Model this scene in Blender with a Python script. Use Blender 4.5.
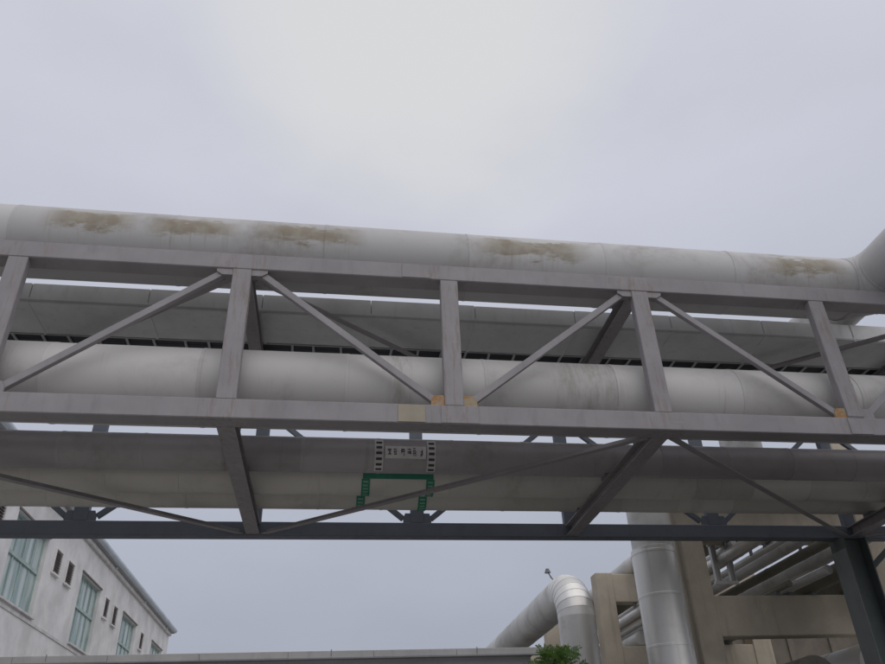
import bpy, bmesh, math, random
from mathutils import Vector, Matrix
random.seed(7)
for o in list(bpy.data.objects): bpy.data.objects.remove(o)
scene = bpy.context.scene
C = scene.collection
R = math.radians
EYE = 1.6                      # camera height; heights below called z are above the ground

# ------------------------------------------------------------------ camera
YAW, PITCH, ROLL = 0.1773, 0.54415, -0.05043
fw = Vector((math.sin(YAW)*math.cos(PITCH), math.cos(YAW)*math.cos(PITCH), math.sin(PITCH)))
rt0 = Vector((math.cos(YAW), -math.sin(YAW), 0)); up0 = rt0.cross(fw)
rt = math.cos(ROLL)*rt0 + math.sin(ROLL)*up0
up = -math.sin(ROLL)*rt0 + math.cos(ROLL)*up0
cam = bpy.data.objects.new('camera', bpy.data.cameras.new('camera')); C.objects.link(cam)
m = Matrix((rt, up, -fw)).transposed().to_4x4(); m.translation = (.06, -.139, EYE-.07)
cam.matrix_world = m
cam.data.sensor_width = 36; cam.data.lens = 36*751.75/885; cam.data.shift_x = -.01658; cam.data.shift_y = .0210
cam.data.clip_end = 3000; cam.data.clip_start = 0.05
scene.camera = cam

# ------------------------------------------------------------------ sky: a pale overcast layer over a clear-sky base
SUN_EL, SUN_AZ = R(50), R(157)
world = bpy.data.worlds.new('World'); scene.world = world; world.use_nodes = True
nt = world.node_tree; N = nt.nodes; L = nt.links; N.clear()
out = N.new('ShaderNodeOutputWorld'); bg = N.new('ShaderNodeBackground'); L.new(bg.outputs[0], out.inputs[0])
bg.inputs['Strength'].default_value = 0.1
sky = N.new('ShaderNodeTexSky'); sky.sky_type = 'NISHITA'; sky.sun_disc = False
sky.sun_elevation = SUN_EL; sky.sun_rotation = SUN_AZ; sky.air_density = 1.0; sky.dust_density = 4.0
tc = N.new('ShaderNodeTexCoord'); sep = N.new('ShaderNodeSeparateXYZ'); L.new(tc.outputs['Generated'], sep.inputs[0])
ramp = N.new('ShaderNodeValToRGB'); L.new(sep.outputs['Z'], ramp.inputs[0])
e = ramp.color_ramp.elements
e[0].position = 0.0; e[0].color = (3.6, 3.85, 4.5, 1)
e[1].position = 1.0; e[1].color = (7.0, 7.05, 7.7, 1)
for pos, col in ((0.2, (4.05, 4.3, 5.05, 1)), (0.45, (4.95, 5.2, 6.05, 1)), (0.66, (6.1, 6.25, 7.05, 1))):
    k = e.new(pos); k.color = col
noi = N.new('ShaderNodeTexNoise'); noi.inputs['Scale'].default_value = 2.6; noi.inputs['Detail'].default_value = 4; noi.inputs['Roughness'].default_value = .5
mp = N.new('ShaderNodeMapping'); mp.inputs['Scale'].default_value = (1, 1, 2.2); mp.inputs['Location'].default_value = (.3, .8, .2)
L.new(tc.outputs['Generated'], mp.inputs[0]); L.new(mp.outputs[0], noi.inputs['Vector'])
nr = N.new('ShaderNodeMapRange'); nr.inputs['From Min'].default_value = .3; nr.inputs['From Max'].default_value = .7
nr.inputs['To Min'].default_value = .945; nr.inputs['To Max'].default_value = 1.055
L.new(noi.outputs['Fac'], nr.inputs['Value'])
mul = N.new('ShaderNodeVectorMath'); mul.operation = 'SCALE'; L.new(ramp.outputs[0], mul.inputs[0]); L.new(nr.outputs[0], mul.inputs['Scale'])
# thin place in the cloud where it glows whiter
dn = N.new('ShaderNodeVectorMath'); dn.operation = 'DOT_PRODUCT'
g0 = Vector((math.sin(R(8))*math.cos(R(56)), math.cos(R(8))*math.cos(R(56)), math.sin(R(56))))
dn.inputs[1].default_value = g0; L.new(tc.outputs['Generated'], dn.inputs[0])
ad = N.new('ShaderNodeMath'); ad.operation = 'MULTIPLY_ADD'; ad.inputs[1].default_value = .06; L.new(noi.outputs['Fac'], ad.inputs[0]); L.new(dn.outputs['Value'], ad.inputs[2])
gr = N.new('ShaderNodeMapRange'); gr.interpolation_type = 'SMOOTHSTEP'
gr.inputs['From Min'].default_value = .982; gr.inputs['From Max'].default_value = 1.03; L.new(ad.outputs[0], gr.inputs['Value'])
mx0 = N.new('ShaderNodeMix'); mx0.data_type = 'RGBA'; L.new(gr.outputs[0], mx0.inputs['Factor'])
L.new(mul.outputs[0], mx0.inputs['A']); mx0.inputs['B'].default_value = (7.25, 7.3, 7.4, 1)
mx = N.new('ShaderNodeMix'); mx.data_type = 'RGBA'; mx.inputs['Factor'].default_value = .93
L.new(sky.outputs[0], mx.inputs['A']); L.new(mx0.outputs['Result'], mx.inputs['B'])
L.new(mx.outputs['Result'], bg.inputs['Color'])

sl = bpy.data.lights.new('sun', 'SUN'); sl.energy = .9; sl.angle = R(95); sl.color = (1, .965, .92)
so = bpy.data.objects.new('sun', sl); C.objects.link(so); so.location = (10, -20, 40)
sd = Vector((math.sin(SUN_AZ)*math.cos(SUN_EL), math.cos(SUN_AZ)*math.cos(SUN_EL), math.sin(SUN_EL)))
so.rotation_euler = sd.to_track_quat('Z', 'Y').to_euler()
vs = scene.view_settings; vs.view_transform = 'Standard'; vs.look = 'None'; vs.exposure = 0.0; vs.gamma = 1.0; vs.use_curve_mapping = False

# ------------------------------------------------------------------ materials
def new_mat(name):
    ma = bpy.data.materials.new(name); ma.use_nodes = True
    return ma, ma.node_tree, ma.node_tree.nodes['Principled BSDF']
def noise(nt, vec, scale, detail=4, rough=.55, dist=0):
    n = nt.nodes.new('ShaderNodeTexNoise'); n.inputs['Scale'].default_value = scale; n.inputs['Detail'].default_value = detail
    n.inputs['Roughness'].default_value = rough; n.inputs['Distortion'].default_value = dist
    nt.links.new(vec, n.inputs['Vector']); return n.outputs['Fac']
def rng(nt, val, a, b, c=0., d=1., smooth=True):
    n = nt.nodes.new('ShaderNodeMapRange'); n.interpolation_type = 'SMOOTHSTEP' if smooth else 'LINEAR'
    for k, v in (('From Min', a), ('From Max', b), ('To Min', c), ('To Max', d)): n.inputs[k].default_value = v
    nt.links.new(val, n.inputs['Value']); return n.outputs[0]
def math_(nt, op, a, b):
    n = nt.nodes.new('ShaderNodeMath'); n.operation = op
    for i, v in enumerate((a, b)):
        if isinstance(v, (int, float)): n.inputs[i].default_value = v
        else: nt.links.new(v, n.inputs[i])
    return n.outputs[0]
def mixc(nt, fac, a, b):
    n = nt.nodes.new('ShaderNodeMix'); n.data_type = 'RGBA'
    for k, v in (('Factor', fac), ('A', a), ('B', b)):
        if isinstance(v, (int, float)): n.inputs[k].default_value = v
        elif isinstance(v, tuple): n.inputs[k].default_value = (*v, 1)
        else: nt.links.new(v, n.inputs[k])
    return n.outputs['Result']
def pos(nt, scale=(1, 1, 1)):
    g = nt.nodes.new('ShaderNodeNewGeometry'); m_ = nt.nodes.new('ShaderNodeMapping'); m_.inputs['Scale'].default_value = scale
    nt.links.new(g.outputs['Position'], m_.inputs[0]); return m_.outputs[0]
def bump(nt, b, h, strength, dist=.02):
    n = nt.nodes.new('ShaderNodeBump'); n.inputs['Strength'].default_value = strength; n.inputs['Distance'].default_value = dist
    nt.links.new(h, n.inputs['Height']); nt.links.new(n.outputs[0], b.inputs['Normal'])
def objrand(nt):
    n = nt.nodes.new('ShaderNodeObjectInfo'); return n.outputs['Random']

def cladding(name, base, dirt=(.20, .175, .14), amount=.5, metal=.55, rough=.46, stains=None, zband=None, axis='X', streak=.35, streak_x=None):
    """weathered aluminium sheet: each sheet a little different, mottled dirt, streaks round the pipe, brown stains at given places"""
    ma, nt, b = new_mat(name)
    p = pos(nt); rnd = objrand(nt)
    tone = rng(nt, rnd, 0, 1, .86, 1.08, False)
    sc = nt.nodes.new('ShaderNodeVectorMath'); sc.operation = 'SCALE'; sc.inputs[0].default_value = base; nt.links.new(tone, sc.inputs['Scale'])
    col = sc.outputs[0]
    big = noise(nt, p, .9, 5, .6, .4); fine = noise(nt, p, 9, 5, .65)
    d1 = math_(nt, 'MULTIPLY', rng(nt, big, .46, .72), rng(nt, fine, .3, .7, .35, 1))
    col = mixc(nt, math_(nt, 'MULTIPLY', d1, amount), col, dirt)
    st = noise(nt, pos(nt, (5.5, .5, .5) if axis == 'X' else (.5, 5.5, .5)), 1.6, 4, .7)
    s1 = math_(nt, 'MULTIPLY', rng(nt, st, .55, .78), rng(nt, noise(nt, p, .55, 2), .42, .66))
    col = mixc(nt, math_(nt, 'MULTIPLY', s1, streak), col, (dirt[0]*.8, dirt[1]*.78, dirt[2]*.75))
    if streak_x:
        s2 = nt.nodes.new('ShaderNodeSeparateXYZ'); nt.links.new(p, s2.inputs[0])
        for a, c in streak_x:
            w = (c-a)*.35
            mk = math_(nt, 'MULTIPLY', rng(nt, s2.outputs['X'], a, a+w), rng(nt, s2.outputs['X'], c, c-w))
            mk = math_(nt, 'MULTIPLY', mk, rng(nt, noise(nt, pos(nt, (6, .9, 1.1)), 1.5, 6, .75), .40, .66))
            col = mixc(nt, math_(nt, 'MULTIPLY', mk, .42), col, (.22, .195, .15))
    if stains:
        s = nt.nodes.new('ShaderNodeSeparateXYZ'); nt.links.new(p, s.inputs[0])
        x0, x1 = -7., 13.
        t = rng(nt, s.outputs['X'], x0, x1, 0, 1, False)
        cr = nt.nodes.new('ShaderNodeValToRGB'); nt.links.new(t, cr.inputs[0]); el = cr.color_ramp.elements
        el[0].position = 0; el[0].color = (0, 0, 0, 1); el[1].position = 1; el[1].color = (0, 0, 0, 1)
        for (a, c) in stains:
            w = (c-a)*.22
            for q, v in ((a-w*.4, 0), (a+w, 1), (c-w, 1), (c+w*.4, 0)):
                k = el.new((q-x0)/(x1-x0)); k.color = (v, v, v, 1)
        za, zb = zband
        edge = noise(nt, pos(nt, (1.1, 1, 3.0)), 2.2, 6, .65)
        zz = math_(nt, 'ADD', s.outputs['Z'], rng(nt, edge, .25, .75, -.17, .17, False))
        zm = math_(nt, 'MULTIPLY', rng(nt, zz, za-.05, za+.06), rng(nt, zz, zb+.05, zb-.05))
        patch = math_(nt, 'MULTIPLY', cr.outputs[0], zm)
        pm = math_(nt, 'MULTIPLY', patch, rng(nt, noise(nt, pos(nt, (.6, 1, 2.2)), 2.2, 5, .6), .24, .46))
        brown = mixc(nt, rng(nt, noise(nt, p, 5, 5), .35, .65), (.25, .21, .15), (.33, .30, .235))
        col = mixc(nt, math_(nt, 'MULTIPLY', pm, .92), col, brown)
        drip = math_(nt, 'MULTIPLY', math_(nt, 'MULTIPLY', cr.outputs[0], rng(nt, s.outputs['Z'], za-.35, za+.1)), math_(nt, 'MULTIPLY', rng(nt, s.outputs['Z'], zb, za+.1), rng(nt, noise(nt, pos(nt, (7, .4, .35)), 1.7, 5, .7), .50, .70)))
        col = mixc(nt, math_(nt, 'MULTIPLY', drip, .6), col, (.24, .205, .16))
        pale = math_(nt, 'MULTIPLY', patch, rng(nt, noise(nt, pos(nt, (.8, 1, 2)), 4.1, 5, .7), .60, .70))
        col = mixc(nt, math_(nt, 'MULTIPLY', pale, .6), col, (.62, .60, .57))
        mt = math_(nt, 'SUBTRACT', metal, math_(nt, 'MULTIPLY', pm, metal)); nt.links.new(mt, b.inputs['Metallic'])
    else:
        b.inputs['Metallic'].default_value = metal
    nt.links.new(col, b.inputs['Base Color'])
    nt.links.new(rng(nt, math_(nt, 'ADD', d1, math_(nt, 'MULTIPLY', fine, .5)), 0, 1.2, rough-.06, rough+.26, False), b.inputs['Roughness'])
    bump(nt, b, noise(nt, p, 2.4, 3), .10, .03)
    return ma

def paint(name, base, rust=.25, rough=.55, rustcol=(.20, .115, .06), dirtcol=None, nodes_at=None):
    ma, nt, b = new_mat(name); p = pos(nt)
    tone = rng(nt, noise(nt, p, 1.3, 5, .6), .25, .75, .86, 1.12, False)
    sc = nt.nodes.new('ShaderNodeVectorMath'); sc.operation = 'SCALE'; sc.inputs[0].default_value = base; nt.links.new(tone, sc.inputs['Scale'])
    col = sc.outputs[0]
    d = rng(nt, noise(nt, pos(nt, (3, 3, .7)), 2.2, 5, .65), .52, .75)
    col = mixc(nt, math_(nt, 'MULTIPLY', d, .35), col, dirtcol or tuple(c*.6 for c in base))
    r_ = math_(nt, 'MULTIPLY', rng(nt, noise(nt, p, 5.5, 6, .7), .64, .74), rng(nt, noise(nt, p, .7, 3), .48, .62))
    col = mixc(nt, math_(nt, 'MULTIPLY', r_, rust), col, rustcol)
    if nodes_at:
        x0, step = nodes_at; s = nt.nodes.new('ShaderNodeSeparateXYZ'); nt.links.new(p, s.inputs[0])
        fr = math_(nt, 'PINGPONG', math_(nt, 'SUBTRACT', s.outputs['X'], x0), step/2)
        near = rng(nt, fr, .75, .12)
        run_ = math_(nt, 'MULTIPLY', near, rng(nt, noise(nt, pos(nt, (9, 9, 1.1)), 1.5, 6, .7), .48, .68))
        col = mixc(nt, math_(nt, 'MULTIPLY', run_, .6), col, (.20, .15, .11))
        scr = math_(nt, 'MULTIPLY', rng(nt, noise(nt, pos(nt, (1.2, 6, 14)), 2.0, 6, .75), .62, .70), .35)
        col = mixc(nt, scr, col, tuple(min(1, c*1.5) for c in base))
    nt.links.new(col, b.inputs['Base Color'])
    nt.links.new(rng(nt, noise(nt, p, 7, 4), .2, .8, rough-.1, rough+.12, False), b.inputs['Roughness'])
    bump(nt, b, noise(nt, p, 30, 3), .12, .004)
    return ma

def concrete(name, base, stain=.5):
    ma, nt, b = new_mat(name); p = pos(nt)
    n1 = noise(nt, p, .8, 6, .62, .3); n2 = noise(nt, p, 14, 5, .7)
    col = mixc(nt, rng(nt, n1, .3, .7), tuple(c*.84 for c in base), tuple(min(1, c*1.12) for c in base))
    st = rng(nt, noise(nt, pos(nt, (3.2, 3.2, .22)), 1.3, 5, .65), .52, .78)
    col = mixc(nt, math_(nt, 'MULTIPLY', st, stain), col, tuple(c*.5 for c in base))
    col = mixc(nt, rng(nt, n2, .55, .8, 0, .25), col, tuple(c*.7 for c in base))
    nt.links.new(col, b.inputs['Base Color']); b.inputs['Roughness'].default_value = .88
    b.inputs['Specular IOR Level'].default_value = .25
    bump(nt, b, math_(nt, 'ADD', n2, math_(nt, 'MULTIPLY', n1, .6)), .35, .012)
    return ma
def plain(name, col, rough=.6, metal=0., spec=.5):
    ma, nt, b = new_mat(name); p = pos(nt)
    c = mixc(nt, rng(nt, noise(nt, p, 3, 4), .3, .7), tuple(x*.86 for x in col), tuple(min(1, x*1.1) for x in col))
    nt.links.new(c, b.inputs['Base Color']); b.inputs['Roughness'].default_value = rough; b.inputs['Metallic'].default_value = metal
    b.inputs['Specular IOR Level'].default_value = spec
    return ma

Z = lambda h: h + EYE          # heights measured from eye level -> above ground
T1_ST = [(-4.6, -3.25), (-3.1, -1.75), (-1.35, .25), (2.3, 4.15), (7.6, 9.1), (9.5, 11.6)]
M = dict(
    top_pipe=cladding('top_pipe_cladding', (.54, .53, .52), amount=.45, stains=T1_ST, zband=(Z(7.90), Z(8.28)), metal=.1, rough=.62),
    mid_pipe=cladding('mid_pipe_cladding', (.555, .54, .52), amount=.28, metal=.12, rough=.58, streak=.6, streak_x=[(3.1, 4.75), (-6.3, -5.4), (8.9, 10.3), (.7, 1.2)]),
    dull_pipe=cladding('dull_grey_pipe_cladding', (.40, .38, .385), amount=.35, metal=.2, rough=.5),
    olive_pipe=cladding('olive_grey_pipe_cladding', (.60, .585, .535), amount=.28, metal=.12, rough=.5),
    rack_pipe=cladding('rack_pipe_cladding', (.60, .59, .56), amount=.4, metal=.35, rough=.5, axis='Y'),
    rack_pipe_old=cladding('old_rack_pipe_cladding', (.24, .225, .18), amount=.6, metal=.3, rough=.6, axis='Y'),
    bright_pipe=cladding('bright_riser_cladding', (.72, .705, .67), amount=.35, metal=.65, rough=.36, axis='Y'),
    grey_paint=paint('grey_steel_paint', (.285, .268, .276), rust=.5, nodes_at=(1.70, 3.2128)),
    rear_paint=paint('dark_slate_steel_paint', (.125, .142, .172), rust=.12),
    col_paint=paint('dark_green_column_paint', (.095, .115, .112), rust=.15),
    flange_paint=paint('weathered_flange_paint', (.21, .225, .225), rust=.2),  # lighter tone puts sky light into the colour of the column's left face
    yellow_plate=paint('yellowed_splice_paint', (.335, .295, .225), rust=.6, rustcol=(.30, .19, .09)),
    tray=paint('galvanised_trough', (.62, .62, .61), rust=.1, rough=.5),
    tray_rail=paint('galvanised_rail', (.42, .42, .42), rust=.1, rough=.5),
    cable=plain('black_cable', (.02, .022, .028), .6),
    concrete=concrete('tan_concrete', (.52, .46, .37)),
    hall=concrete('brown_render', (.15, .13, .105), .4),
    wall=concrete('white_render', (.79, .77, .75), .14),
    frame=plain('mint_window_frame', (.40, .50, .47), .5),
    louver=plain('brown_louvre', (.20, .17, .16), .6),
    surround=plain('white_surround', (.66, .64, .62), .7),
    gutter=paint('blue_grey_roof_edge', (.60, .66, .71), rust=.15),
    fascia=paint('white_fascia', (.62, .61, .60), rust=.25),
    fascia_low=paint('grey_fascia', (.36, .36, .37), rust=.25),
    roofing=paint('grey_roof_sheet', (.33, .33, .34), rust=.2),
    black_mark=plain('black_marking', (.055, .05, .05), .6), pale_mark=plain('pale_marking', (.66, .63, .62), .6),
    green_mark=plain('green_marking', (.03, .23, .145), .5), light_green_mark=plain('light_green_marking', (.22, .42, .30), .5),
    bark=plain('bark', (.12, .09, .065), .9),
    shoe=paint('pipe_shoe_steel', (.16, .16, .17), rust=.4),
)
def rusty():
    ma, nt, b = new_mat('rust_stained_plate'); p = pos(nt)
    c = mixc(nt, rng(nt, noise(nt, p, 9, 6, .7), .40, .60), (.36, .30, .20), (.36, .185, .07))
    c = mixc(nt, rng(nt, noise(nt, p, 17, 5, .7), .55, .70), c, (.29, .275, .27))
    nt.links.new(c, b.inputs['Base Color']); b.inputs['Roughness'].default_value = .8; bump(nt, b, noise(nt, p, 40, 4), .3, .006)
    return ma
M['rust_plate'] = rusty()
def glass_mat():
    ma, nt, b = new_mat('pale_green_glass'); p = pos(nt)
    c = mixc(nt, rng(nt, noise(nt, pos(nt, (1, 2.6, .35)), 1.0, 3), .4, .62), (.26, .36, .35), (.55, .63, .61))
    nt.links.new(c, b.inputs['Base Color']); b.inputs['Roughness'].default_value = .09; b.inputs['Specular IOR Level'].default_value = .6
    return ma
M['glass'] = glass_mat()
def leaf_mat():
    ma, nt, b = new_mat('leaf'); p = pos(nt)
    c = mixc(nt, rng(nt, noise(nt, p, 5, 3), .35, .65), (.055, .12, .022), (.14, .24, .05))
    nt.links.new(c, b.inputs['Base Color']); b.inputs['Roughness'].default_value = .55
    t = nt.nodes.new('ShaderNodeBsdfTranslucent'); t.inputs['Color'].default_value = (.16, .30, .05, 1)
    mxs = nt.nodes.new('ShaderNodeMixShader'); mxs.inputs[0].default_value = .3
    nt.links.new(b.outputs[0], mxs.inputs[1]); nt.links.new(t.outputs[0], mxs.inputs[2])
    nt.links.new(mxs.outputs[0], nt.nodes['Material Output'].inputs[0])
    return ma
M['leaf'] = leaf_mat()
def ground_mat():
    ma, nt, b = new_mat('yard_concrete'); p = pos(nt)
    c = mixc(nt, rng(nt, noise(nt, p, .25, 6, .6), .3, .7), (.30, .29, .27), (.37, .355, .335))
    c = mixc(nt, rng(nt, noise(nt, p, 12, 4), .5, .8, 0, .3), c, (.16, .155, .15))
    nt.links.new(c, b.inputs['Base Color']); b.inputs['Roughness'].default_value = .9
    bump(nt, b, noise(nt, p, 25, 4), .3, .01)
    return ma
M['ground'] = ground_mat()

# ------------------------------------------------------------------ helpers
def link(name, me, mat, parent=None, loc=(0, 0, 0)):
    if mat is not None and not me.materials: me.materials.append(mat)
    o = bpy.data.objects.new(name, me); C.objects.link(o)
    loc = Vector(loc)
    if parent is not None:
        o.parent = parent
        q = parent; off = Vector((0, 0, 0))
        while q is not None: off += q.location; q = q.parent
        loc = loc - off
    o.location = loc
    return o
def tag(o, label, cat, group=None):
    o['label'] = label; o['category'] = cat
    if group: o['group'] = group
    return o
def thing(name, label, cat, loc, group=None):
    o = bpy.data.objects.new(name, None); C.objects.link(o); o.location = loc; o.empty_display_size = .2
    return tag(o, label, cat, group)
def bm_mesh(bm, smooth=False, name='mesh'):
    me = bpy.data.meshes.new(name); bmesh.ops.recalc_face_normals(bm, faces=bm.faces); bm.to_mesh(me); bm.free()
    if smooth:
        for f in me.polygons: f.use_smooth = True
    return me
def box_bm(bm, x0, x1, y0, y1, z0, z1):
    v = [bm.verts.new(c) for c in ((x0,y0,z0),(x1,y0,z0),(x1,y1,z0),(x0,y1,z0),(x0,y0,z1),(x1,y0,z1),(x1,y1,z1),(x0,y1,z1))]
    for f in ((0,3,2,1),(4,5,6,7),(0,1,5,4),(1,2,6,5),(2,3,7,6),(3,0,4,7)): bm.faces.new([v[i] for i in f])
def box(x0, x1, y0, y1, z0, z1, bev=.008):
    """box mesh about its own centre, lightly bevelled; returns (mesh, centre)"""
    c = Vector(((x0+x1)/2, (y0+y1)/2, (z0+z1)/2)); bm = bmesh.new()
    box_bm(bm, x0-c.x, x1-c.x, y0-c.y, y1-c.y, z0-c.z, z1-c.z)
    if bev: bmesh.ops.bevel(bm, geom=bm.edges[:], offset=bev, segments=1, affect='EDGES')
    return bm_mesh(bm), c
def add_box(name, mat, parent, x0, x1, y0, y1, z0, z1, bev=.008):
    me, c = box(x0, x1, y0, y1, z0, z1, bev); return link(name, me, mat, parent, c)
def profile_beam(pts, p0, p1, upv=(0, 0, 1), bev=0):
    """extrude a closed 2-D profile (side, up) from p0 to p1"""
    p0, p1 = Vector(p0), Vector(p1); d = (p1-p0).normalized(); u = Vector(upv); s = d.cross(u).normalized(); u = s.cross(d).normalized()
    c = (p0+p1)/2; bm = bmesh.new()
    a = [bm.verts.new(p0-c+s*x+u*y) for x, y in pts]; b = [bm.verts.new(p1-c+s*x+u*y) for x, y in pts]
    n = len(pts)
    for i in range(n): bm.faces.new((a[i], a[(i+1) % n], b[(i+1) % n], b[i]))
    bm.faces.new(a); bm.faces.new(b[::-1])
    if bev: bmesh.ops.bevel(bm, geom=bm.edges[:], offset=bev, segments=1, affect='EDGES')
    return bm_mesh(bm), c
def beam(name, mat, parent, pts, p0, p1, upv=(0, 0, 1), bev=0):
    me, c = profile_beam(pts, p0, p1, upv, bev); return link(name, me, mat, parent, c)
def rect(w, h): return [(-w/2, -h/2), (w/2, -h/2), (w/2, h/2), (-w/2, h/2)]
def hsec(w, h, t=.018, tw=.014):
    a, b, c = w/2, h/2, tw/2
    return [(-a,-b),(a,-b),(a,-b+t),(c,-b+t),(c,b-t),(a,b-t),(a,b),(-a,b),(-a,b-t),(-c,b-t),(-c,-b+t),(-a,-b+t)]
def angle(w, h, t=.014):     # L with its flat leg facing -side and foot along the bottom
    return [(-w/2,-h/2),(w/2,-h/2),(w/2,-h/2+t),(-w/2+t,-h/2+t),(-w/2+t,h/2),(-w/2,h/2)]

# pipes -----------------------------------------------------------------
SEG = 40
sec_cache = {}
def section_mesh(r, ln, mat, cap=False):
    key = (round(r, 4), round(ln, 4), mat.name, cap)
    if key in sec_cache: return sec_cache[key]
    bm = bmesh.new(); rings = []
    prof = [(0, r+.001), (.002, r+.005), (.05, r+.005), (.056, r), (ln+.02, r-.0005)]
    for x, rr in prof:
        rings.append([bm.verts.new((x, rr*math.cos(2*math.pi*i/SEG), rr*math.sin(2*math.pi*i/SEG))) for i in range(SEG)])
    for a, b in zip(rings, rings[1:]):
        for i in range(SEG): bm.faces.new((a[i], a[(i+1) % SEG], b[(i+1) % SEG], b[i]))
    if cap: bm.faces.new(rings[0]); bm.faces.new(rings[-1][::-1])
    me = bpy.data.meshes.new('cladding_section'); bmesh.ops.recalc_face_normals(bm, faces=bm.faces); bm.to_mesh(me); bm.free()
    for f in me.polygons: f.use_smooth = len(f.vertices) == 4
    me.materials.append(mat); sec_cache[key] = me
    try: me.set_sharp_from_angle(angle=R(35))
    except Exception: pass
    return me
def run(root, p0, p1, r, mat, ln=1.2, part='cladding_section', start=0.0):
    """a straight run of sheet-metal sections from p0 to p1"""
    p0, p1 = Vector(p0), Vector(p1); d = p1-p0; tot = d.length; d.normalize()
    q = Vector((1, 0, 0)).rotation_difference(d) if d.x > -.999 else Matrix.Rotation(math.pi, 4, 'Z').to_quaternion()
    n = max(1, round(tot/ln)); l = tot/n
    for i in range(n):
        me = section_mesh(r, l, mat, i in (0, n-1))
        o = link(part, me, mat, root, p0+d*l*i)
        tilt = Matrix.Rotation(random.uniform(-.0025, .0025), 4, Vector((random.random(), random.random(), random.random())).normalized()).to_quaternion()
        o.rotation_mode = 'QUATERNION'; o.rotation_quaternion = tilt @ q @ Matrix.Rotation(random.uniform(0, 6.28), 4, 'X').to_quaternion()
def gores(root, c, a, b, Rb, r, mat, n=5, ang=90):
    """mitred elbow: bend centre c; a = unit vector from c to the start of the bend, b = unit vector reached after 90 degrees"""
    c, a, b = Vector(c), Vector(a), Vector(b); ax = a.cross(b)
    def ring(t, k):
        t = R(t); rad = a*math.cos(t)+b*math.sin(t); ctr = c+rad*Rb
        return [ctr+(rad*math.cos(2*math.pi*i/SEG)+ax*math.sin(2*math.pi*i/SEG))*(r+k) for i in range(SEG)]
    for j in range(n):
        t0, t1 = ang*j/n, ang*(j+1)/n; org = c+(a*math.cos(R(t0))+b*math.sin(R(t0)))*Rb
        bm = bmesh.new(); dt = (t1-t0)
        rs = [[bm.verts.new(v-org) for v in ring(t, k)] for t, k in ((t0-dt*.02, .007), (t0+dt*.10, .007), (t0+dt*.12, 0), (t1+dt*.03, -.001))]
        for p, q in zip(rs, rs[1:]):
            for i in range(SEG): bm.faces.new((p[i], p[(i+1) % SEG], q[(i+1) % SEG], q[i]))
        me = bm_mesh(bm, True, 'elbow_gore')
        try: me.set_sharp_from_angle(angle=R(28))
        except Exception: pass
        link('elbow_gore', me, mat, root, org)

# ------------------------------------------------------------------ ground
bm = bmesh.new(); v = [bm.verts.new(c) for c in ((-900, -900, 0), (900, -900, 0), (900, 900, 0), (-900, 900, 0))]; bm.faces.new(v)
g = link('ground', bm_mesh(bm), M['ground']); g['kind'] = 'structure'

rd_m = concrete('asphalt', (.055, .055, .056), .2)  # unseen dark strip, added to cut ground bounce below the right side
bm = bmesh.new(); v = [bm.verts.new(c) for c in ((3.2, -60, .004), (16, -60, .004), (16, 80, .004), (3.2, 80, .004))]; bm.faces.new(v)
rd = link('road', bm_mesh(bm), rd_m); rd['kind'] = 'structure'
for k_, x_ in (('kerb', 3.05), ('kerb', 16.02)):
    kb = add_box(k_, M['concrete'], None, x_, x_+.14, -60, 80, 0, .12, .01); kb['kind'] = 'structure'  # edging of the added dark strip

# ------------------------------------------------------------------ white building on the left
BX = -9.0
bl = thing('workshop_building', 'white rendered two-storey building with tall green-glazed windows and louvred vents', 'building', (BX-7, 30, 0))
wins = [(15.9, 18.7), (22.55, 25.4), (29.35, 32.05), (35.95, 38.75), (42.5, 45.3)]
vents = [(19.7, 20.35), (20.9, 21.55), (26.15, 26.8), (27.5, 28.2), (32.75, 33.35), (34.2, 34.85), (39.7, 40.35)]
WZ0, WZ1, VZ0, VZ1, TOP = Z(5.42), Z(7.86), Z(7.02), Z(7.76), Z(9.05)
def wall_with_holes(name, holes, y0, y1, z0, z1, x0, x1):
    """a real wall slab (x0..x1 thick) with rectangular openings"""
    ys = sorted({y0, y1, *[h[0] for h in holes], *[h[1] for h in holes]}); zs = sorted({z0, z1, *[h[2] for h in holes], *[h[3] for h in holes]})
    inside = lambda a, b: any(h[0] < a < h[1] and h[2] < b < h[3] for h in holes)
    bm = bmesh.new(); vt = {}
    def V(*c):
        if c not in vt: vt[c] = bm.verts.new(c)
        return vt[c]
    solid = {(i, j): not inside((ys[i]+ys[i+1])/2, (zs[j]+zs[j+1])/2) for i in range(len(ys)-1) for j in range(len(zs)-1)}
    for (i, j), s in solid.items():
        if not s: continue
        a, b, c, d = ys[i], ys[i+1], zs[j], zs[j+1]
        bm.faces.new((V(x1,a,c), V(x1,b,c), V(x1,b,d), V(x1,a,d))); bm.faces.new((V(x0,a,c), V(x0,a,d), V(x0,b,d), V(x0,b,c)))
        for (di, dj), e in (((-1,0), ((x0,a,c),(x1,a,c),(x1,a,d),(x0,a,d))), ((1,0), ((x0,b,c),(x0,b,d),(x1,b,d),(x1,b,c))), ((0,-1), ((x0,a,c),(x0,b,c),(x1,b,c),(x1,a,c))), ((0,1), ((x0,a,d),(x1,a,d),(x1,b,d),(x0,b,d)))):
            if not solid.get((i+di, j+dj), False): bm.faces.new([V(*q) for q in e])
    return bm_mesh(bm)
holes = [(a, b, WZ0, WZ1) for a, b in wins] + [(a, b, VZ0, VZ1) for a, b in vents]
link('wall', wall_with_holes('wall', holes, 12.3, 46.7, 0, TOP, BX-.3, BX), M['wall'], bl)
add_box('end_wall', M['wall'], bl, BX-14, BX-.302, 46.4, 46.698, 0, TOP-.002, 0)
add_box('end_wall', M['wall'], bl, BX-14, BX-.302, 12.302, 12.6, 0, TOP-.002, 0)
add_box('rear_wall', M['wall'], bl, BX-14.3, BX-14.002, 12.3, 46.7, 0, TOP-.002, 0)
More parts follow.
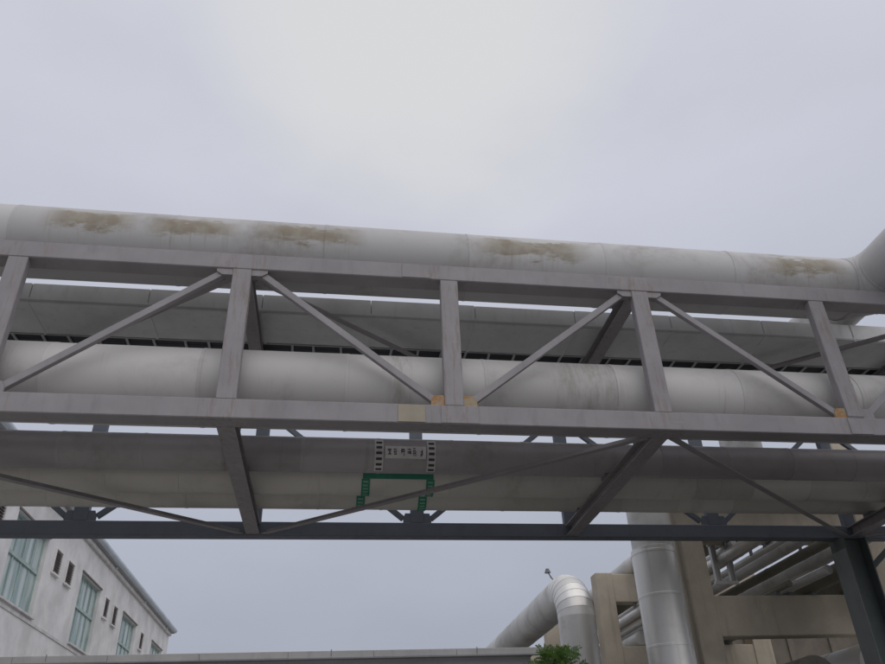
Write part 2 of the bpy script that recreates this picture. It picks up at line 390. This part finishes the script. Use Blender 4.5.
add_box('inner_lining', M['louver'], bl, BX-1.3, BX-1.25, 12.7, 46.3, 3, TOP-.1, 0)
add_box('string_course', M['surround'], bl, BX+.001, BX+.03, 12.3, 46.75, Z(5.20), Z(5.30), .006)
rf = add_box('roof', M['roofing'], bl, BX-14.4, BX+.24, 12.1, 46.92, TOP+.002, TOP+.12, .01)
add_box('cornice', M['surround'], bl, BX+.003, BX+.12, 12.3, 46.75, TOP-.16, TOP-.002, .006)
me, c = profile_beam([(.13*math.cos(t*math.pi/8)*1.0, .13*math.sin(t*math.pi/8)) for t in range(16)], (BX+.25, 12.1, TOP+.16), (BX+.25, 46.95, TOP+.16))
link('gutter', me, M['gutter'], rf, c)
for k in range(6):
    add_box('gutter_bracket', M['gutter'], rf, BX+.125, BX+.2, 15+k*6, 15.06+k*6, TOP-.1, TOP-.004, 0)
for a, b in wins:
    t = .07
    bm = bmesh.new()
    def fb(y0, y1, z0, z1, x0=BX-.20, x1=BX-.12): box_bm(bm, x0-BX, x1-BX, y0-a, y1-a, z0-WZ0, z1-WZ0)
    fb(a, a+t, WZ0, WZ1); fb(b-t, b, WZ0, WZ1); fb(a+t, b-t, WZ0, WZ0+t); fb(a+t, b-t, WZ1-t, WZ1)
    nm = 4; step = (b-a)/nm; zt = WZ0+(WZ1-WZ0)*.54
    for k in range(1, nm): fb(a+k*step-.03, a+k*step+.03, WZ0+t, WZ1-t, BX-.197, BX-.125)
    fb(a+t, b-t, zt-.05, zt+.05, BX-.199, BX-.10)
    w = link('window', bm_mesh(bm), M['frame'], bl, (BX, a, WZ0))
    for k in range(nm):
        for z0, z1 in ((WZ0+t, zt-.05), (zt+.05, WZ1-t)):
            y0 = a+k*step+(.03 if k else t); y1 = a+(k+1)*step-(.03 if k < nm-1 else t)
            pn = add_box('pane', M['glass'], w, BX-.168, BX-.158, y0-.004, y1+.004, z0-.004, z1+.004, 0)
            pn.rotation_euler = (0, random.uniform(-.004, .004), random.uniform(-.006, .006))
    add_box('sill', M['surround'], w, BX-.1, BX+.09, a-.06, b+.06, WZ0-.06, WZ0-.002, .005)
    add_box('hood', M['louver'], w, BX+.002, BX+.05, a-.05, b+.05, WZ1+.002, WZ1+.06, .004)
for a, b in vents:
    bm = bmesh.new()
    def vb(y0, y1, z0, z1, x0=-.1, x1=.09): box_bm(bm, x0, x1, y0-a, y1-a, z0-VZ0, z1-VZ0)
    vb(a-.03, a-.002, VZ0-.03, VZ1+.03, .002, .06); vb(b+.002, b+.03, VZ0-.03, VZ1+.03, .002, .06); vb(a-.002, b+.002, VZ1+.002, VZ1+.03, .002, .06); vb(a-.002, b+.002, VZ0-.06, VZ0-.002, .002, .10)
    vt_ = link('louvre_vent', bm_mesh(bm), M['wall'], bl, (BX, a, VZ0))
    bm = bmesh.new()
    for k in range(9):
        z0 = VZ0+.01+k*(VZ1-VZ0-.02)/9
        q = [bm.verts.new(c) for c in ((-.09, 0, z0+.075-VZ0), (-.01, 0, z0-VZ0), (-.01, b-a, z0-VZ0), (-.09, b-a, z0+.075-VZ0), (-.09, 0, z0+.087-VZ0), (-.01, 0, z0+.012-VZ0), (-.01, b-a, z0+.012-VZ0), (-.09, b-a, z0+.087-VZ0))]
        for f in ((0,1,2,3),(7,6,5,4),(0,4,5,1),(1,5,6,2),(2,6,7,3),(3,7,4,0)): bm.faces.new([q[i] for i in f])
    link('slats', bm_mesh(bm), M['louver'], vt_, (BX+.045, a, VZ0))

# ------------------------------------------------------------------ long low canopy at the foot of the view
CY, CZ = 19.0, Z(3.2)
cp = thing('shed_canopy', 'long low shed canopy with white fascia beside the white building', 'canopy', (-2, CY, 0))
x = -8.9; k = 0
while x < 5.2:
    x1 = min(x+2.0, 5.22)
    add_box('fascia_panel', M['fascia'], cp, x+.004, x1-.004, CY-.03+random.uniform(-.004, .004), CY, CZ-.15+random.uniform(-.004, .004), CZ, .004)
    x = x1
add_box('lower_fascia', M['fascia_low'], cp, -8.9, 4.95, CY+.06, CY+.12, CZ-.62, CZ-.17, .006)
add_box('drip_channel', M['roofing'], cp, -8.9, 5.2, CY-.05, CY+.05, CZ-.185, CZ-.152, .004)
add_box('roof_sheet', M['roofing'], cp, -8.9, 5.2, CY+.004, CY+5.5, CZ-.06, CZ-.01, .004)
for xx in (-8.5, -4, .4, 4.7):
    for yy in (CY+.35, CY+5.2): add_box('post', M['fascia_low'], cp, xx-.07, xx+.07, yy-.07, yy+.07, 0, CZ-.062, .006)
for xx in (-6.2, .1, 3.6): add_box('bracket', M['fascia_low'], cp, xx-.012, xx+.012, CY-.038, CY-.034, CZ-.12, CZ+.03, 0)

fb_ = thing('factory_hall', 'dull brown windowless factory hall far behind the concrete pipe rack', 'building', (33, 50, 0))
add_box('wall', M['hall'], fb_, 20.5, 48, 48, 60, 0, Z(9.0), 0)
add_box('roof', M['roofing'], fb_, 20.2, 48.3, 47.7, 60.3, Z(9.002), Z(9.3), .02)
for k in range(9):
    add_box('pilaster', M['hall'], fb_, 20.6+k*3, 21.0+k*3, 47.85, 47.998, 0, Z(8.99), .01)

# ------------------------------------------------------------------ concrete pipe rack
frames_y = [16.5, 22.78, 29.06, 35.34, 41.62]
ords = ['nearest', 'second nearest', 'third', 'fourth', 'farthest']
FX0, FX1, GX0, GX1 = 8.21, 8.77, 13.0, 13.62
for i, y in enumerate(frames_y):
    fr = thing('concrete_portal_frame', f'tan concrete portal frame of the pipe rack, {ords[i]} of five from the steel bridge', 'pipe rack', ((FX0+FX1)/2, y, 0), 'portal frames of the concrete pipe rack')
    add_box('column', M['concrete'], fr, FX0, FX1, y, y+.5, 0, Z(6.03), .02)
    add_box('column', M['concrete'], fr, GX0, GX1, y, y+.5, 0, Z(8.9 if i == 0 else 6.03), .02)
    for z0, z1 in ((5.13, 6.0), (2.93, 3.83), (.55, 1.35)):
        add_box('beam', M['concrete'], fr, FX1-.02, GX0+.02, y+.03, y+.45, Z(z0), Z(z1), .02)

def ypipe(name, label, x, r, zbot, y0, y1, mat, riser=None, grp='pipes along the concrete rack', ln=1.5):
    z = zbot+r+.07
    root = thing(name, label, 'pipe', (x, y0, zbot), grp)
    ys = y0
    if riser:
        Rb = r*1.5+.1
        gores(root, (x, y0+Rb, z+Rb), (0, -1, 0), (0, 0, -1), Rb, r, M[mat], 4)
        run(root, (x, y0, z+Rb), (x, y0, riser), r, M[mat], 1.0); ys = y0+Rb
    run(root, (x, ys, z), (x, y1, z), r, M[mat], ln)
    for fy in frames_y:
        if fy+.2 > ys: add_box('shoe', M['shoe'], root, x-.06, x+.06, fy+.06, fy+.42, zbot+.002, zbot+.09, .004)
    return root
lz, uz = Z(3.83), Z(6.0)
hz_ = Z(4.45)
def hung(x, r, zc, mat, label, y0=15.0):
    root = thing('insulated_pipe', label, 'pipe', (x, y0, zc-r), 'pipes along the concrete rack')
    run(root, (x, y0, zc), (x, 44, zc), r, M[mat], 1.6)
    for fy in frames_y: add_box('hanger', M['shoe'], root, x-.03, x+.03, fy+.1, fy+.16, zc, Z(5.135), 0)
for x_, r_, z_, mt_, lab_ in (
    (9.40, .13, 4.80, 'bright_pipe', 'bright slim pipe hung below the top rack beam, next to the tan column'),
    (9.74, .09, 4.86, 'rack_pipe', 'thin clad pipe hung below the top rack beam, second from the tan column'),
    (10.02, .06, 4.72, 'rack_pipe', 'thin bare pipe hung below the top rack beam, third from the tan column'),
    (10.42, .16, 4.74, 'rack_pipe', 'pale clad pipe hung below the top rack beam, fourth from the tan column'),
    (10.95, .07, 4.90, 'rack_pipe_old', 'dull thin pipe hung high below the top rack beam near mid span'),
    (11.35, .12, 4.80, 'rack_pipe_old', 'dull clad pipe hung below the top rack beam, behind the green column top'),
    (11.95, .16, 4.75, 'rack_pipe', 'clad pipe hung below the top rack beam, right of the green column')):
    hung(x_, r_, Z(z_), mt_, lab_)
ypipe('insulated_pipe', 'pale slim pipe on the lower rack beam, first left of the green column', 10.75, .10, lz, 14.95, 44, 'rack_pipe')
ypipe('insulated_pipe', 'olive slim pipe on the lower rack beam, second left of the green column', 10.42, .07, lz, 16.0, 44, 'rack_pipe_old')
ypipe('insulated_pipe', 'olive pipe resting on the lower rack beam, reaching behind the green column', 11.35, .19, lz, 15.2, 44, 'rack_pipe_old')
ypipe('insulated_pipe', 'dark thin pipe on the lower rack beam right of the green column', 12.3, .18, lz, 15.9, 44, 'rack_pipe_old')
ypipe('insulated_pipe', 'clad pipe lying far back on the lower rack beam near the column row', 9.5, .2, lz, 23.0, 44, 'rack_pipe')
ypipe('insulated_pipe', 'clad pipe on the top rack beam, nearest the left column row', 9.6, .26, uz, 17.2, 29.4, 'rack_pipe')
ypipe('insulated_pipe', 'pale pipe on the top rack beam, second from the left', 10.3, .38, uz, 17.0, 29.4, 'rack_pipe')
ypipe('insulated_pipe', 'widest pipe on the top rack beam with dull cladding', 11.25, .48, uz, 17.0, 35.7, 'rack_pipe_old')
ypipe('insulated_pipe', 'clad pipe on the top rack beam beside the tall right column', 12.2, .36, uz, 17.0, 44, 'rack_pipe')
bz = Z(1.35)
ypipe('insulated_pipe', 'thick pale pipe low in the rack at the bottom right corner', 11.9, .62, bz, 15.6, 44, 'rack_pipe')
ypipe('insulated_pipe', 'dull pipe low in the rack under the lower beam', 10.5, .5, bz, 16.0, 44, 'rack_pipe_old')
ypipe('insulated_pipe', 'small pale pipe low in the rack beside the tan column', 9.4, .36, bz, 16.3, 44, 'rack_pipe')
# thin conduits hung under the top beams
for k, (x, d, lab) in enumerate(((9.5, 1, 'thin grey conduit hung under the top rack beam, nearest the column'), (10.6, 1, 'thin grey conduit hung under the top rack beam, mid span'), (12.5, 1, 'thin grey conduit hung under the top rack beam, far right'))):
    root = thing('conduit', lab, 'conduit', (x, 16.6, Z(4.85)), 'conduits under the top rack beam')
    run(root, (x, 16.4, Z(5.05)), (x, 44, Z(5.05)), .06, M['rack_pipe'], 3.0, 'tube')
    for fy in frames_y: add_box('hanger', M['shoe'], root, x-.02, x+.02, fy+.1, fy+.14, Z(5.0), Z(5.135), 0)
# pale hanger frames that carry the slim pipes just behind the near frame
for (x, y, lab) in ((9.42, 17.0, 'pale steel hanger frame round the slim rack pipe just behind the near concrete frame'), (9.62, 20.6, 'pale steel hanger frame round slim rack pipes, farther along the rack')):
    hf = thing('hanger_frame', lab, 'hanger', (x, y, Z(4.2)), 'hanger frames on the rack pipes')
    for dx in (-.19, .19):
        beam('upright', M['fascia'], hf, [(-.07,-.05),(.07,-.05),(.07,.05),(.055,.05),(.055,-.035),(-.055,-.035),(-.055,.05),(-.07,.05)], (x+dx, y, Z(4.28)), (x+dx, y, Z(5.12)), (0, -1, 0))
    add_box('cross_bar', M['fascia'], hf, x-.3, x+.3, y-.04, y+.04, Z(4.20), Z(4.28), .004)
    add_box('top_bar', M['fascia'], hf, x-.3, x+.3, y-.04, y+.04, Z(5.122), Z(5.2), .004)
# ------------------------------------------------------------------ the silver riser left of the rack, the bent pipe and its vent
rv = thing('riser_pipe', 'tall silver clad riser standing left of the tan concrete column', 'pipe', (7.3, 16.1, 0))
run(rv, (7.29, 16.1, .02), (7.29, 16.1, Z(4.72)), .5, M['bright_pipe'], 1.0)
run(rv, (7.31, 16.1, Z(4.72)), (7.31, 16.1, Z(5.85)), .475, M['rack_pipe'], 1.2)
gores(rv, (8.15, 16.1, Z(5.85)), (-1, 0, 0), (0, 0, 1), .81, .4, M['rack_pipe'], 5)
run(rv, (8.15, 16.1, Z(6.66)), (12.9, 16.1, Z(6.66)), .36, M['rack_pipe'], 1.2)
rl = link('collar', section_mesh(.503, .1, M['bright_pipe'], True), M['bright_pipe'], rv, (7.29, 16.1, Z(4.62)))
rl.rotation_euler = (0, -math.pi/2, 0)
r2 = thing('drain_pipe', 'narrow dark pipe between the silver riser and the tan column', 'pipe', (7.98, 16.75, 0))
run(r2, (7.98, 16.75, .02), (7.98, 16.75, Z(6.2)), .13, M['dull_pipe'], 1.8)

be = thing('bent_pipe', 'wide silver pipe that bends down beside the concrete rack', 'pipe', (6.7, 20.5, 0))
BEZ, BEX = Z(5.03), 6.7
gores(be, (BEX, 21.35, BEZ-.85), (0, 0, 1), (0, -1, 0), .85, .51, M['bright_pipe'], 8)
run(be, (BEX, 20.5, .02), (BEX, 20.5, BEZ-.85), .51, M['bright_pipe'], 1.4)
run(be, (BEX, 21.35, BEZ), (BEX, 46, BEZ), .51, M['rack_pipe'], 1.3)
for fy in frames_y[2:]:
    add_box('bracket_beam', M['concrete'], be, 6.65, FX0-.003, fy+.1, fy+.4, BEZ-.86, BEZ-.5, .01)
vn = thing('vent_stem', 'small dark lamp-like vent on a thin stem atop the bent pipe', 'vent', (6.55, 22, Z(5.2)))
run(vn, (6.66, 22, Z(5.50)), (6.55, 22, Z(5.68)), .018, M['shoe'], 1.0, 'stem')
run(vn, (6.55, 22, Z(5.67)), (6.46, 22, Z(5.84)), .018, M['shoe'], 1.0, 'neck')
run(vn, (6.74, 22, Z(5.50)), (6.57, 22, Z(5.66)), .012, M['shoe'], 1.0, 'brace')
bm = bmesh.new(); bmesh.ops.create_cone(bm, cap_ends=True, segments=16, radius1=.095, radius2=.05, depth=.12)
link('cap', bm_mesh(bm), M['shoe'], vn, (6.45, 22, Z(5.88)))

# ------------------------------------------------------------------ steel truss bridge
P = 3.2128; NX = lambda i: -1.51+P*(i-2)
FY, RY = 9.46, 14.56
BZ0, BZ1, TZ0, TZ1 = Z(4.60), Z(4.90), Z(7.15), Z(7.44)
I0, I1 = -2, 9
br = thing('truss_bridge', 'grey painted steel truss bridge carrying the large clad pipes overhead', 'pipe bridge', (NX(6), FY, 0))
XL, XR = NX(I0)-.4, NX(I1)+.4
def truss(Y0, mat, cw, t0, t1, b0, b1, pw, dg, front):
    Y1 = Y0+cw
    add_box('top_chord', mat, br, XL, XR, Y0, Y1, t0, t1, .012)
    add_box('bottom_chord', mat, br, XL, XR, Y0, Y1, b0, b1, .012)
    for i in range(I0, I1+1):
        x = NX(i)
        add_box('post', mat, br, x-pw/2, x+pw/2, Y0+.004, Y0+.15, b1-.003, t0+.003, .01)
    for i in range(I0, I1+1):
        if i % 2: continue
        for s in (-1, 1):
            j = i+s
            if not I0 <= j <= I1: continue
            xa, xb = NX(i)+s*.29, NX(j)-s*.28
            beam('diagonal', mat, br, rect(dg, dg*.8), (xa, Y0+.09, t0-.045), (xb, Y0+.09, b1+.10), (0, 1, 0), .006)
    def gus(x0, x1, zt, z, m_, cut):
        """plate with a cut corner, side by side with the post"""
        th = .02; yy = Y0+.02
        pts = [(x0, z), (x1, z), (x1, zt), (x0+(x1-x0)*cut, zt), (x0, z+(zt-z)*.45)]
        cxx, czz = (x0+x1)/2, (z+zt)/2
        bm = bmesh.new(); a = [bm.verts.new((x-cxx, -th, q-czz)) for x, q in pts]; b = [bm.verts.new((x-cxx, th, q-czz)) for x, q in pts]
        bm.faces.new(a); bm.faces.new(b[::-1])
        for k in range(5): bm.faces.new((a[k], b[k], b[(k+1) % 5], a[(k+1) % 5]))
        link('gusset_plate', bm_mesh(bm), m_, br, (cxx, yy+th, czz))
    for i in range(I0, I1+1):
        x = NX(i)
        for s in (-1, 1):
            if i % 2:
                m_ = M['rust_plate'] if front and i in (3, 5) and not (i == 5 and s == 1) else mat
                w = .20 if front else .15
                gus(x+s*(pw/2+w), x+s*(pw/2+.003), b1+(.17 if front else .20), b1+.001, m_, .25)
            else:
                gus(x+s*(pw/2+.24), x+s*(pw/2+.003), t0-.11, t0-.001, mat, .35)
truss(FY, M['grey_paint'], .30, TZ0, TZ1, BZ0, BZ1, .28, .105, True)
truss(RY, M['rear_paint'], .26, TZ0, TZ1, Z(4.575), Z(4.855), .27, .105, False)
# splice plates on the front chords
add_box('splice_plate', M['grey_paint'], br, .95, 1.40, FY-.012, FY-.001, TZ0+.012, TZ1-.012, .002)
add_box('splice_plate', M['yellow_plate'], br, .88, 1.27, FY-.012, FY-.001, BZ0+.012, BZ1-.012, .002)
add_box('splice_plate', M['grey_paint'], br, 7.95, 8.32, FY-.012, FY-.001, BZ0+.012, BZ1-.012, .002)
add_box('splice_plate', M['grey_paint'], br, 1.50, 2.05, FY-.009, FY-.001, BZ0+.012, BZ1-.012, .002)
add_box('splice_plate', M['grey_paint'], br, NX(5)-.137, NX(5)+.137, FY-.004, FY+.003, BZ1+.02, Z(5.52), .002)
# cross beams and horizontal bracing
for i in range(I0, I1+1):
    if i % 2: continue
    x = NX(i)
    beam('cross_beam', M['grey_paint'], br, hsec(.25, .22), (x, FY+.296, BZ0+.11), (x, RY+.004, BZ0+.11))
    beam('cross_beam', M['grey_paint'], br, hsec(.22, .22), (x, FY+.296, TZ1-.145), (x, RY+.004, TZ1-.145))
    for j, lev, up_ in ((i+2, BZ0+.05, False), (i+2, TZ0+.06, True)):
        if j > I1: continue
        first_front = ((i//2) % 2 == 1) ^ (not up_)      # zigzag between the two trusses
        ya, yb = (FY+.31, RY-.01) if first_front else (RY-.01, FY+.31)
        sx = .2
        beam('horizontal_brace', M['grey_paint'], br, angle(.11, .10), (x+sx, ya, lev), (NX(j)-sx, yb, lev))
# columns under the bridge
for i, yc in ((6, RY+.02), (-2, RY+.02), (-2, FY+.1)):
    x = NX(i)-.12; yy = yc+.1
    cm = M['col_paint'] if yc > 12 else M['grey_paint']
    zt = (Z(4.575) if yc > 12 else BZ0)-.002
    me, c = profile_beam(hsec(.50, .56, .03, .025), (x, yy, .03), (x, yy, zt), (1, 0, 0))
    col_ = link('column', me, cm, br, c)
    if yc > 12: add_box('flange', M['flange_paint'], col_, x-.296, x-.2805, yy-.25, yy+.25, .04, zt-.25, .002)  # thin facing on the left side only, painted lighter to imitate sky light
    add_box('base_plate', cm, br, x-.35, x+.35, yy-.35, yy+.35, .002, .03, .004)
for s in (-1, 1):
    beam('knee_brace', M['col_paint'], br, rect(.1, .1), (NX(6)-.12+s*.3, RY+.13, Z(3.9)), (NX(6)-.12+s*1.2, RY+.13, Z(4.57)), (0, 1, 0)) if s > 0 else None

# ------------------------------------------------------------------ pipes on the bridge
def bridge_pipe(name, label, y, z, r, mat, ln, x0=XL, x1=XR, seat=BZ0+.22, root_z=None):
    root = thing(name, label, 'pipe', (0, y, z-r), 'large pipes carried on the truss bridge')
    run(root, (x0, y, z), (x1, y, z), r, mat, ln)
    for i in range(I0, I1+1):
        if i % 2 or not x0 < NX(i) < x1: continue
        add_box('shoe', M['shoe'], root, NX(i)-.1, NX(i)+.1, y-r*.35, y+r*.35, seat+.001, z-r+.06*r+.02, .004)
    return root
pa = bridge_pipe('insulated_pipe', 'broad pale silver pipe behind the front truss posts', 10.36, Z(5.53), .603, M['mid_pipe'], 2.1)
pb = bridge_pipe('insulated_pipe', 'dark grey pipe under the bridge with black arrow markings', 12.1, Z(5.225), .302, M['dull_pipe'], 1.3)
pc = bridge_pipe('insulated_pipe', 'olive clad pipe with green framed marking, between the dark grey pipe and the rearmost', 13.0, Z(5.18), .33, M['olive_pipe'], 1.2)
pd = bridge_pipe('insulated_pipe', 'rearmost olive pipe on the bridge, just above the dark rear chord', 13.85, Z(5.235), .352, M['olive_pipe'], 1.2)
BXc = 9.97; Rb = .64
pt = bridge_pipe('insulated_pipe', 'topmost pale pipe with brown stains, bending toward the viewer at right', 10.23, Z(8.02), .585, M['top_pipe'], 2.4, XL, BXc-Rb, TZ1-.035)
gores(pt, (BXc-Rb, 10.23-Rb, Z(8.02)), (0, 1, 0), (1, 0, 0), Rb, .585, M['top_pipe'], 2)
run(pt, (BXc, 10.23-Rb, Z(8.02)), (BXc, 3.4, Z(8.02)), .585, M['top_pipe'], 1.15)
gores(pt, (BXc, 3.4, Z(8.02)-Rb), (0, 0, 1), (0, -1, 0), Rb, .585, M['top_pipe'], 3)
run(pt, (BXc, 3.4-Rb, .02), (BXc, 3.4-Rb, Z(8.02)-Rb), .585, M['top_pipe'], 1.15)
# pipe crossing from the bridge over to the rack
px = thing('insulated_pipe', 'pale pipe crossing over the bridge toward the concrete rack at right', 'pipe', (10.1, 11.0, Z(7.9)))
run(px, (10.15, 10.9, Z(8.42)), (10.15, 15.4, Z(8.42)), .5, M['mid_pipe'], 1.3)
gores(px, (10.15, 15.4, Z(7.72)), (0, 0, 1), (0, 1, 0), .7, .5, M['mid_pipe'], 5)
run(px, (10.15, 16.1, Z(6.9)), (10.15, 16.1, Z(7.72)), .5, M['mid_pipe'], 1.0)
# covered cable trough and ladder tray on the top plane
tr = thing('cable_trough', 'wide covered grey cable trough on top of the bridge, seen from below', 'cable trough', (0, 11.55, TZ1-.03))
x = XL+.1
while x < XR-.2:
    x1 = min(x+1.9, XR)
    bm = bmesh.new(); zb, zt = TZ1-.03, Z(7.81)
    box_bm(bm, -(x1-x)/2+.004, (x1-x)/2-.004, -.49, .49, 0, zt-zb)
    bmesh.ops.bevel(bm, geom=bm.edges[:], offset=.012, segments=1, affect='EDGES')
    link('trough_section', bm_mesh(bm), M['tray'], tr, ((x+x1)/2, 11.56+random.uniform(-.006, .006), zb+random.uniform(0, .008)))
    add_box('joint_strip', M['tray'], tr, x1-.02, x1+.02, 11.06, 12.06, zb-.006, zb+.1, .002)
    x = x1
add_box('lip', M['tray_rail'], tr, XL, XR, 11.055, 11.066, zb+.02, zb+.06, 0)
ld = thing('ladder_tray', 'ladder cable tray with dark cables behind the covered trough', 'cable tray', (0, 12.4, TZ1-.03))
for yy in (12.085, 12.98): add_box('side_rail', M['tray_rail'], ld, XL, XR, yy-.012, yy+.012, zb, zb+.14, .002)
me, _ = box(-.022, .022, -.43, .43, -.015, .015, .003); me.materials.append(M['tray_rail'])
x = -5.72-.48*24
while x < XR:
    if x > XL: link('rung', me, None, ld, (x+random.uniform(-.05, .05), 12.53, zb+.035)).rotation_euler = (0, 0, random.uniform(-.06, .06))
    x += .48
for k, yy in enumerate((12.16, 12.26, 12.35, 12.46, 12.56, 12.66, 12.78, 12.88)):
    root = link('cable', bm_mesh((lambda b: (box_bm(b, XL, XR, -.05, .05, 0, .075), b)[1])(bmesh.new())), M['cable'], ld, (0, yy, zb+.052+.004*(k % 2)))

# painted bands and lettering panels wrapped on the pipes
def patch(name, parent, y, z, r, xa, xb, a0, a1, mat, lift=.011, n=8, slant=0):
    """a thin curved sheet on a pipe along X; angles in degrees up from the side that faces the camera"""
    bm = bmesh.new(); vs_ = []
    for lvl in (lift, lift+.004):
        row = []
        for k in range(n+1):
            a = R(a0+(a1-a0)*k/n); yy, zz = -(r+lvl)*math.cos(a), (r+lvl)*math.sin(a)
            row.append((bm.verts.new((xa+slant*k/n, yy, zz)), bm.verts.new((xb+slant*k/n, yy, zz))))
        vs_.append(row)
    i_, o_ = vs_
    for k in range(n):
        bm.faces.new((o_[k][0], o_[k+1][0], o_[k+1][1], o_[k][1])); bm.faces.new((i_[k][0], i_[k][1], i_[k+1][1], i_[k+1][0]))
        for s in (0, 1): bm.faces.new((i_[k][s], i_[k+1][s], o_[k+1][s], o_[k][s]))
    for k in (0, n): bm.faces.new((i_[k][0], o_[k][0], o_[k][1], i_[k][1]))
    return link(name, bm_mesh(bm), mat, parent, (0, y, z))
# dark grey pipe: two columns of black arrows on pale strips and a pale lettered panel
gB = (12.1, Z(5.225), .302)
for xa in (.68, 1.585):
    st = patch('marking_strip', pb, *gB, xa, xa+.15, -78, 36, M['pale_mark'])
    for k in range(6): patch('arrow_mark', st, *gB, xa+.025, xa+.125, -72+k*18, -64+k*18, M['black_mark'], .017, 3)
lp = patch('lettering_panel', pb, *gB, .86, 1.56, -30, 10, M['pale_mark'])
# the lettering is too small to read in the photograph: clusters of short strokes of the same size and spacing
rs = random.Random(3)
for k, (xc, hw) in enumerate(((.93, .036), (1.03, .03), (1.16, .036), (1.27, .036), (1.36, .026), (1.48, .02))):
    for a in rs.sample((-22, -18, -14, -10, -6, -2, 1), 3): patch('letter_stroke', lp, *gB, xc-hw*rs.uniform(.6, 1), xc+hw*rs.uniform(.6, 1), a, a+2.2, M['black_mark'], .017, 1)
    for _ in range(2):
        dx = rs.uniform(-hw, hw*.7); a = -23+rs.uniform(0, 9); patch('letter_stroke', lp, *gB, xc+dx, xc+dx+.009, a, a+rs.uniform(9, 17), M['black_mark'], .0172, 2)
# green framed markings on the two olive pipes
gC = (13.0, Z(5.18), .33); gD = (13.85, Z(5.235), .352)
patch('marking_band', pc, *gC, .52, 1.80, -25, 2, M['green_mark'])
for xa in (.50, 1.67):
    st = patch('marking_strip', pc, *gC, xa, xa+.15, -98, -25.5, M['green_mark'])
    for k in range(6): patch('arrow_mark', st, *gC, xa+.03, xa+.12, -94+k*11.5, -89+k*11.5, M['light_green_mark'], .017, 3)
for xa in (.44, 1.62):
    st = patch('marking_strip', pd, *gD, xa, xa+.16, -112, -20, M['green_mark'])
    for k in range(7): patch('arrow_mark', st, *gD, xa+.03, xa+.13, -106+k*12, -101+k*12, M['light_green_mark'], .017, 3)

# ------------------------------------------------------------------ small tree at the foot of the bent pipe
TX, TY = 5.15, 17.5
tree = thing('tree', 'fresh green tree top in front of the bent pipe', 'tree', (TX, TY, 0))
bm = bmesh.new()
def limb(p0, p1, r0, r1, n=7):
    p0, p1 = Vector(p0), Vector(p1); d = (p1-p0).normalized(); s = d.orthogonal().normalized(); u = d.cross(s)
    a = [bm.verts.new(p0+(s*math.cos(6.283*i/n)+u*math.sin(6.283*i/n))*r0) for i in range(n)]
    b = [bm.verts.new(p1+(s*math.cos(6.283*i/n)+u*math.sin(6.283*i/n))*r1) for i in range(n)]
    for i in range(n): bm.faces.new((a[i], a[(i+1) % n], b[(i+1) % n], b[i]))
rt_ = random.Random(11); tips = []
limb((0, 0, 0), (.05, .02, 1.8), .10, .07); limb((.05, .02, 1.8), (.02, 0, 3.3), .07, .04)
for k in range(16):
    h = 1.5+k*.12; a = k*2.4; ln = rt_.uniform(.5, .85)
    p = Vector((.03, 0, h)); q = p+Vector((math.cos(a)*ln, math.sin(a)*ln, rt_.uniform(.35, .8)))
    limb(p, q, .03, .012, 5); tips.append(q)
    for j in range(3):
        q2 = q+Vector((rt_.uniform(-.3, .3), rt_.uniform(-.3, .3), rt_.uniform(.05, .4))); limb(q, q2, .012, .004, 4); tips.append(q2)
        tips.append(q.lerp(p, .3+.2*j))
tips += [Vector((rt_.uniform(-.4, .45), rt_.uniform(-.3, .3), rt_.uniform(3.6, 4.45))) for _ in range(70)]
limb((.02, 0, 3.3), (-.1, .1, 4.1), .04, .008, 5); limb((.02, 0, 3.3), (.25, -.1, 4.2), .03, .008, 5)
link('trunk', bm_mesh(bm, True), M['bark'], tree, (TX, TY, 0))
bm = bmesh.new()
for q in tips:
    for _ in range(3):                                    # feathery sprays of narrow leaflets
        d = Vector((rt_.uniform(-1, 1), rt_.uniform(-1, 1), rt_.uniform(-.1, 1))).normalized(); s = d.orthogonal().normalized()
        s = (s*math.cos(rt_.uniform(0, 6.28))+d.cross(s)*math.sin(rt_.uniform(0, 6.28))).normalized()
        L_ = rt_.uniform(.18, .34)
        for k in range(7):
            b0 = q+d*L_*(k+1)/7+Vector((0, 0, -.06*(k/7)**2))
            for sg in (-1, 1):
                t = (s*sg+d*.5+Vector((0, 0, -.15))).normalized(); w = d.cross(t).normalized().cross(t).normalized()*.016
                l2 = rt_.uniform(.07, .11); nn = t.cross(w).normalized()*.008
                a = [bm.verts.new(v) for v in (b0, b0+t*l2*.5+w+nn, b0+t*l2, b0+t*l2*.5-w+nn)]
                bm.faces.new(a)
link('crown', bm_mesh(bm), M['leaf'], tree, (TX, TY, 0))
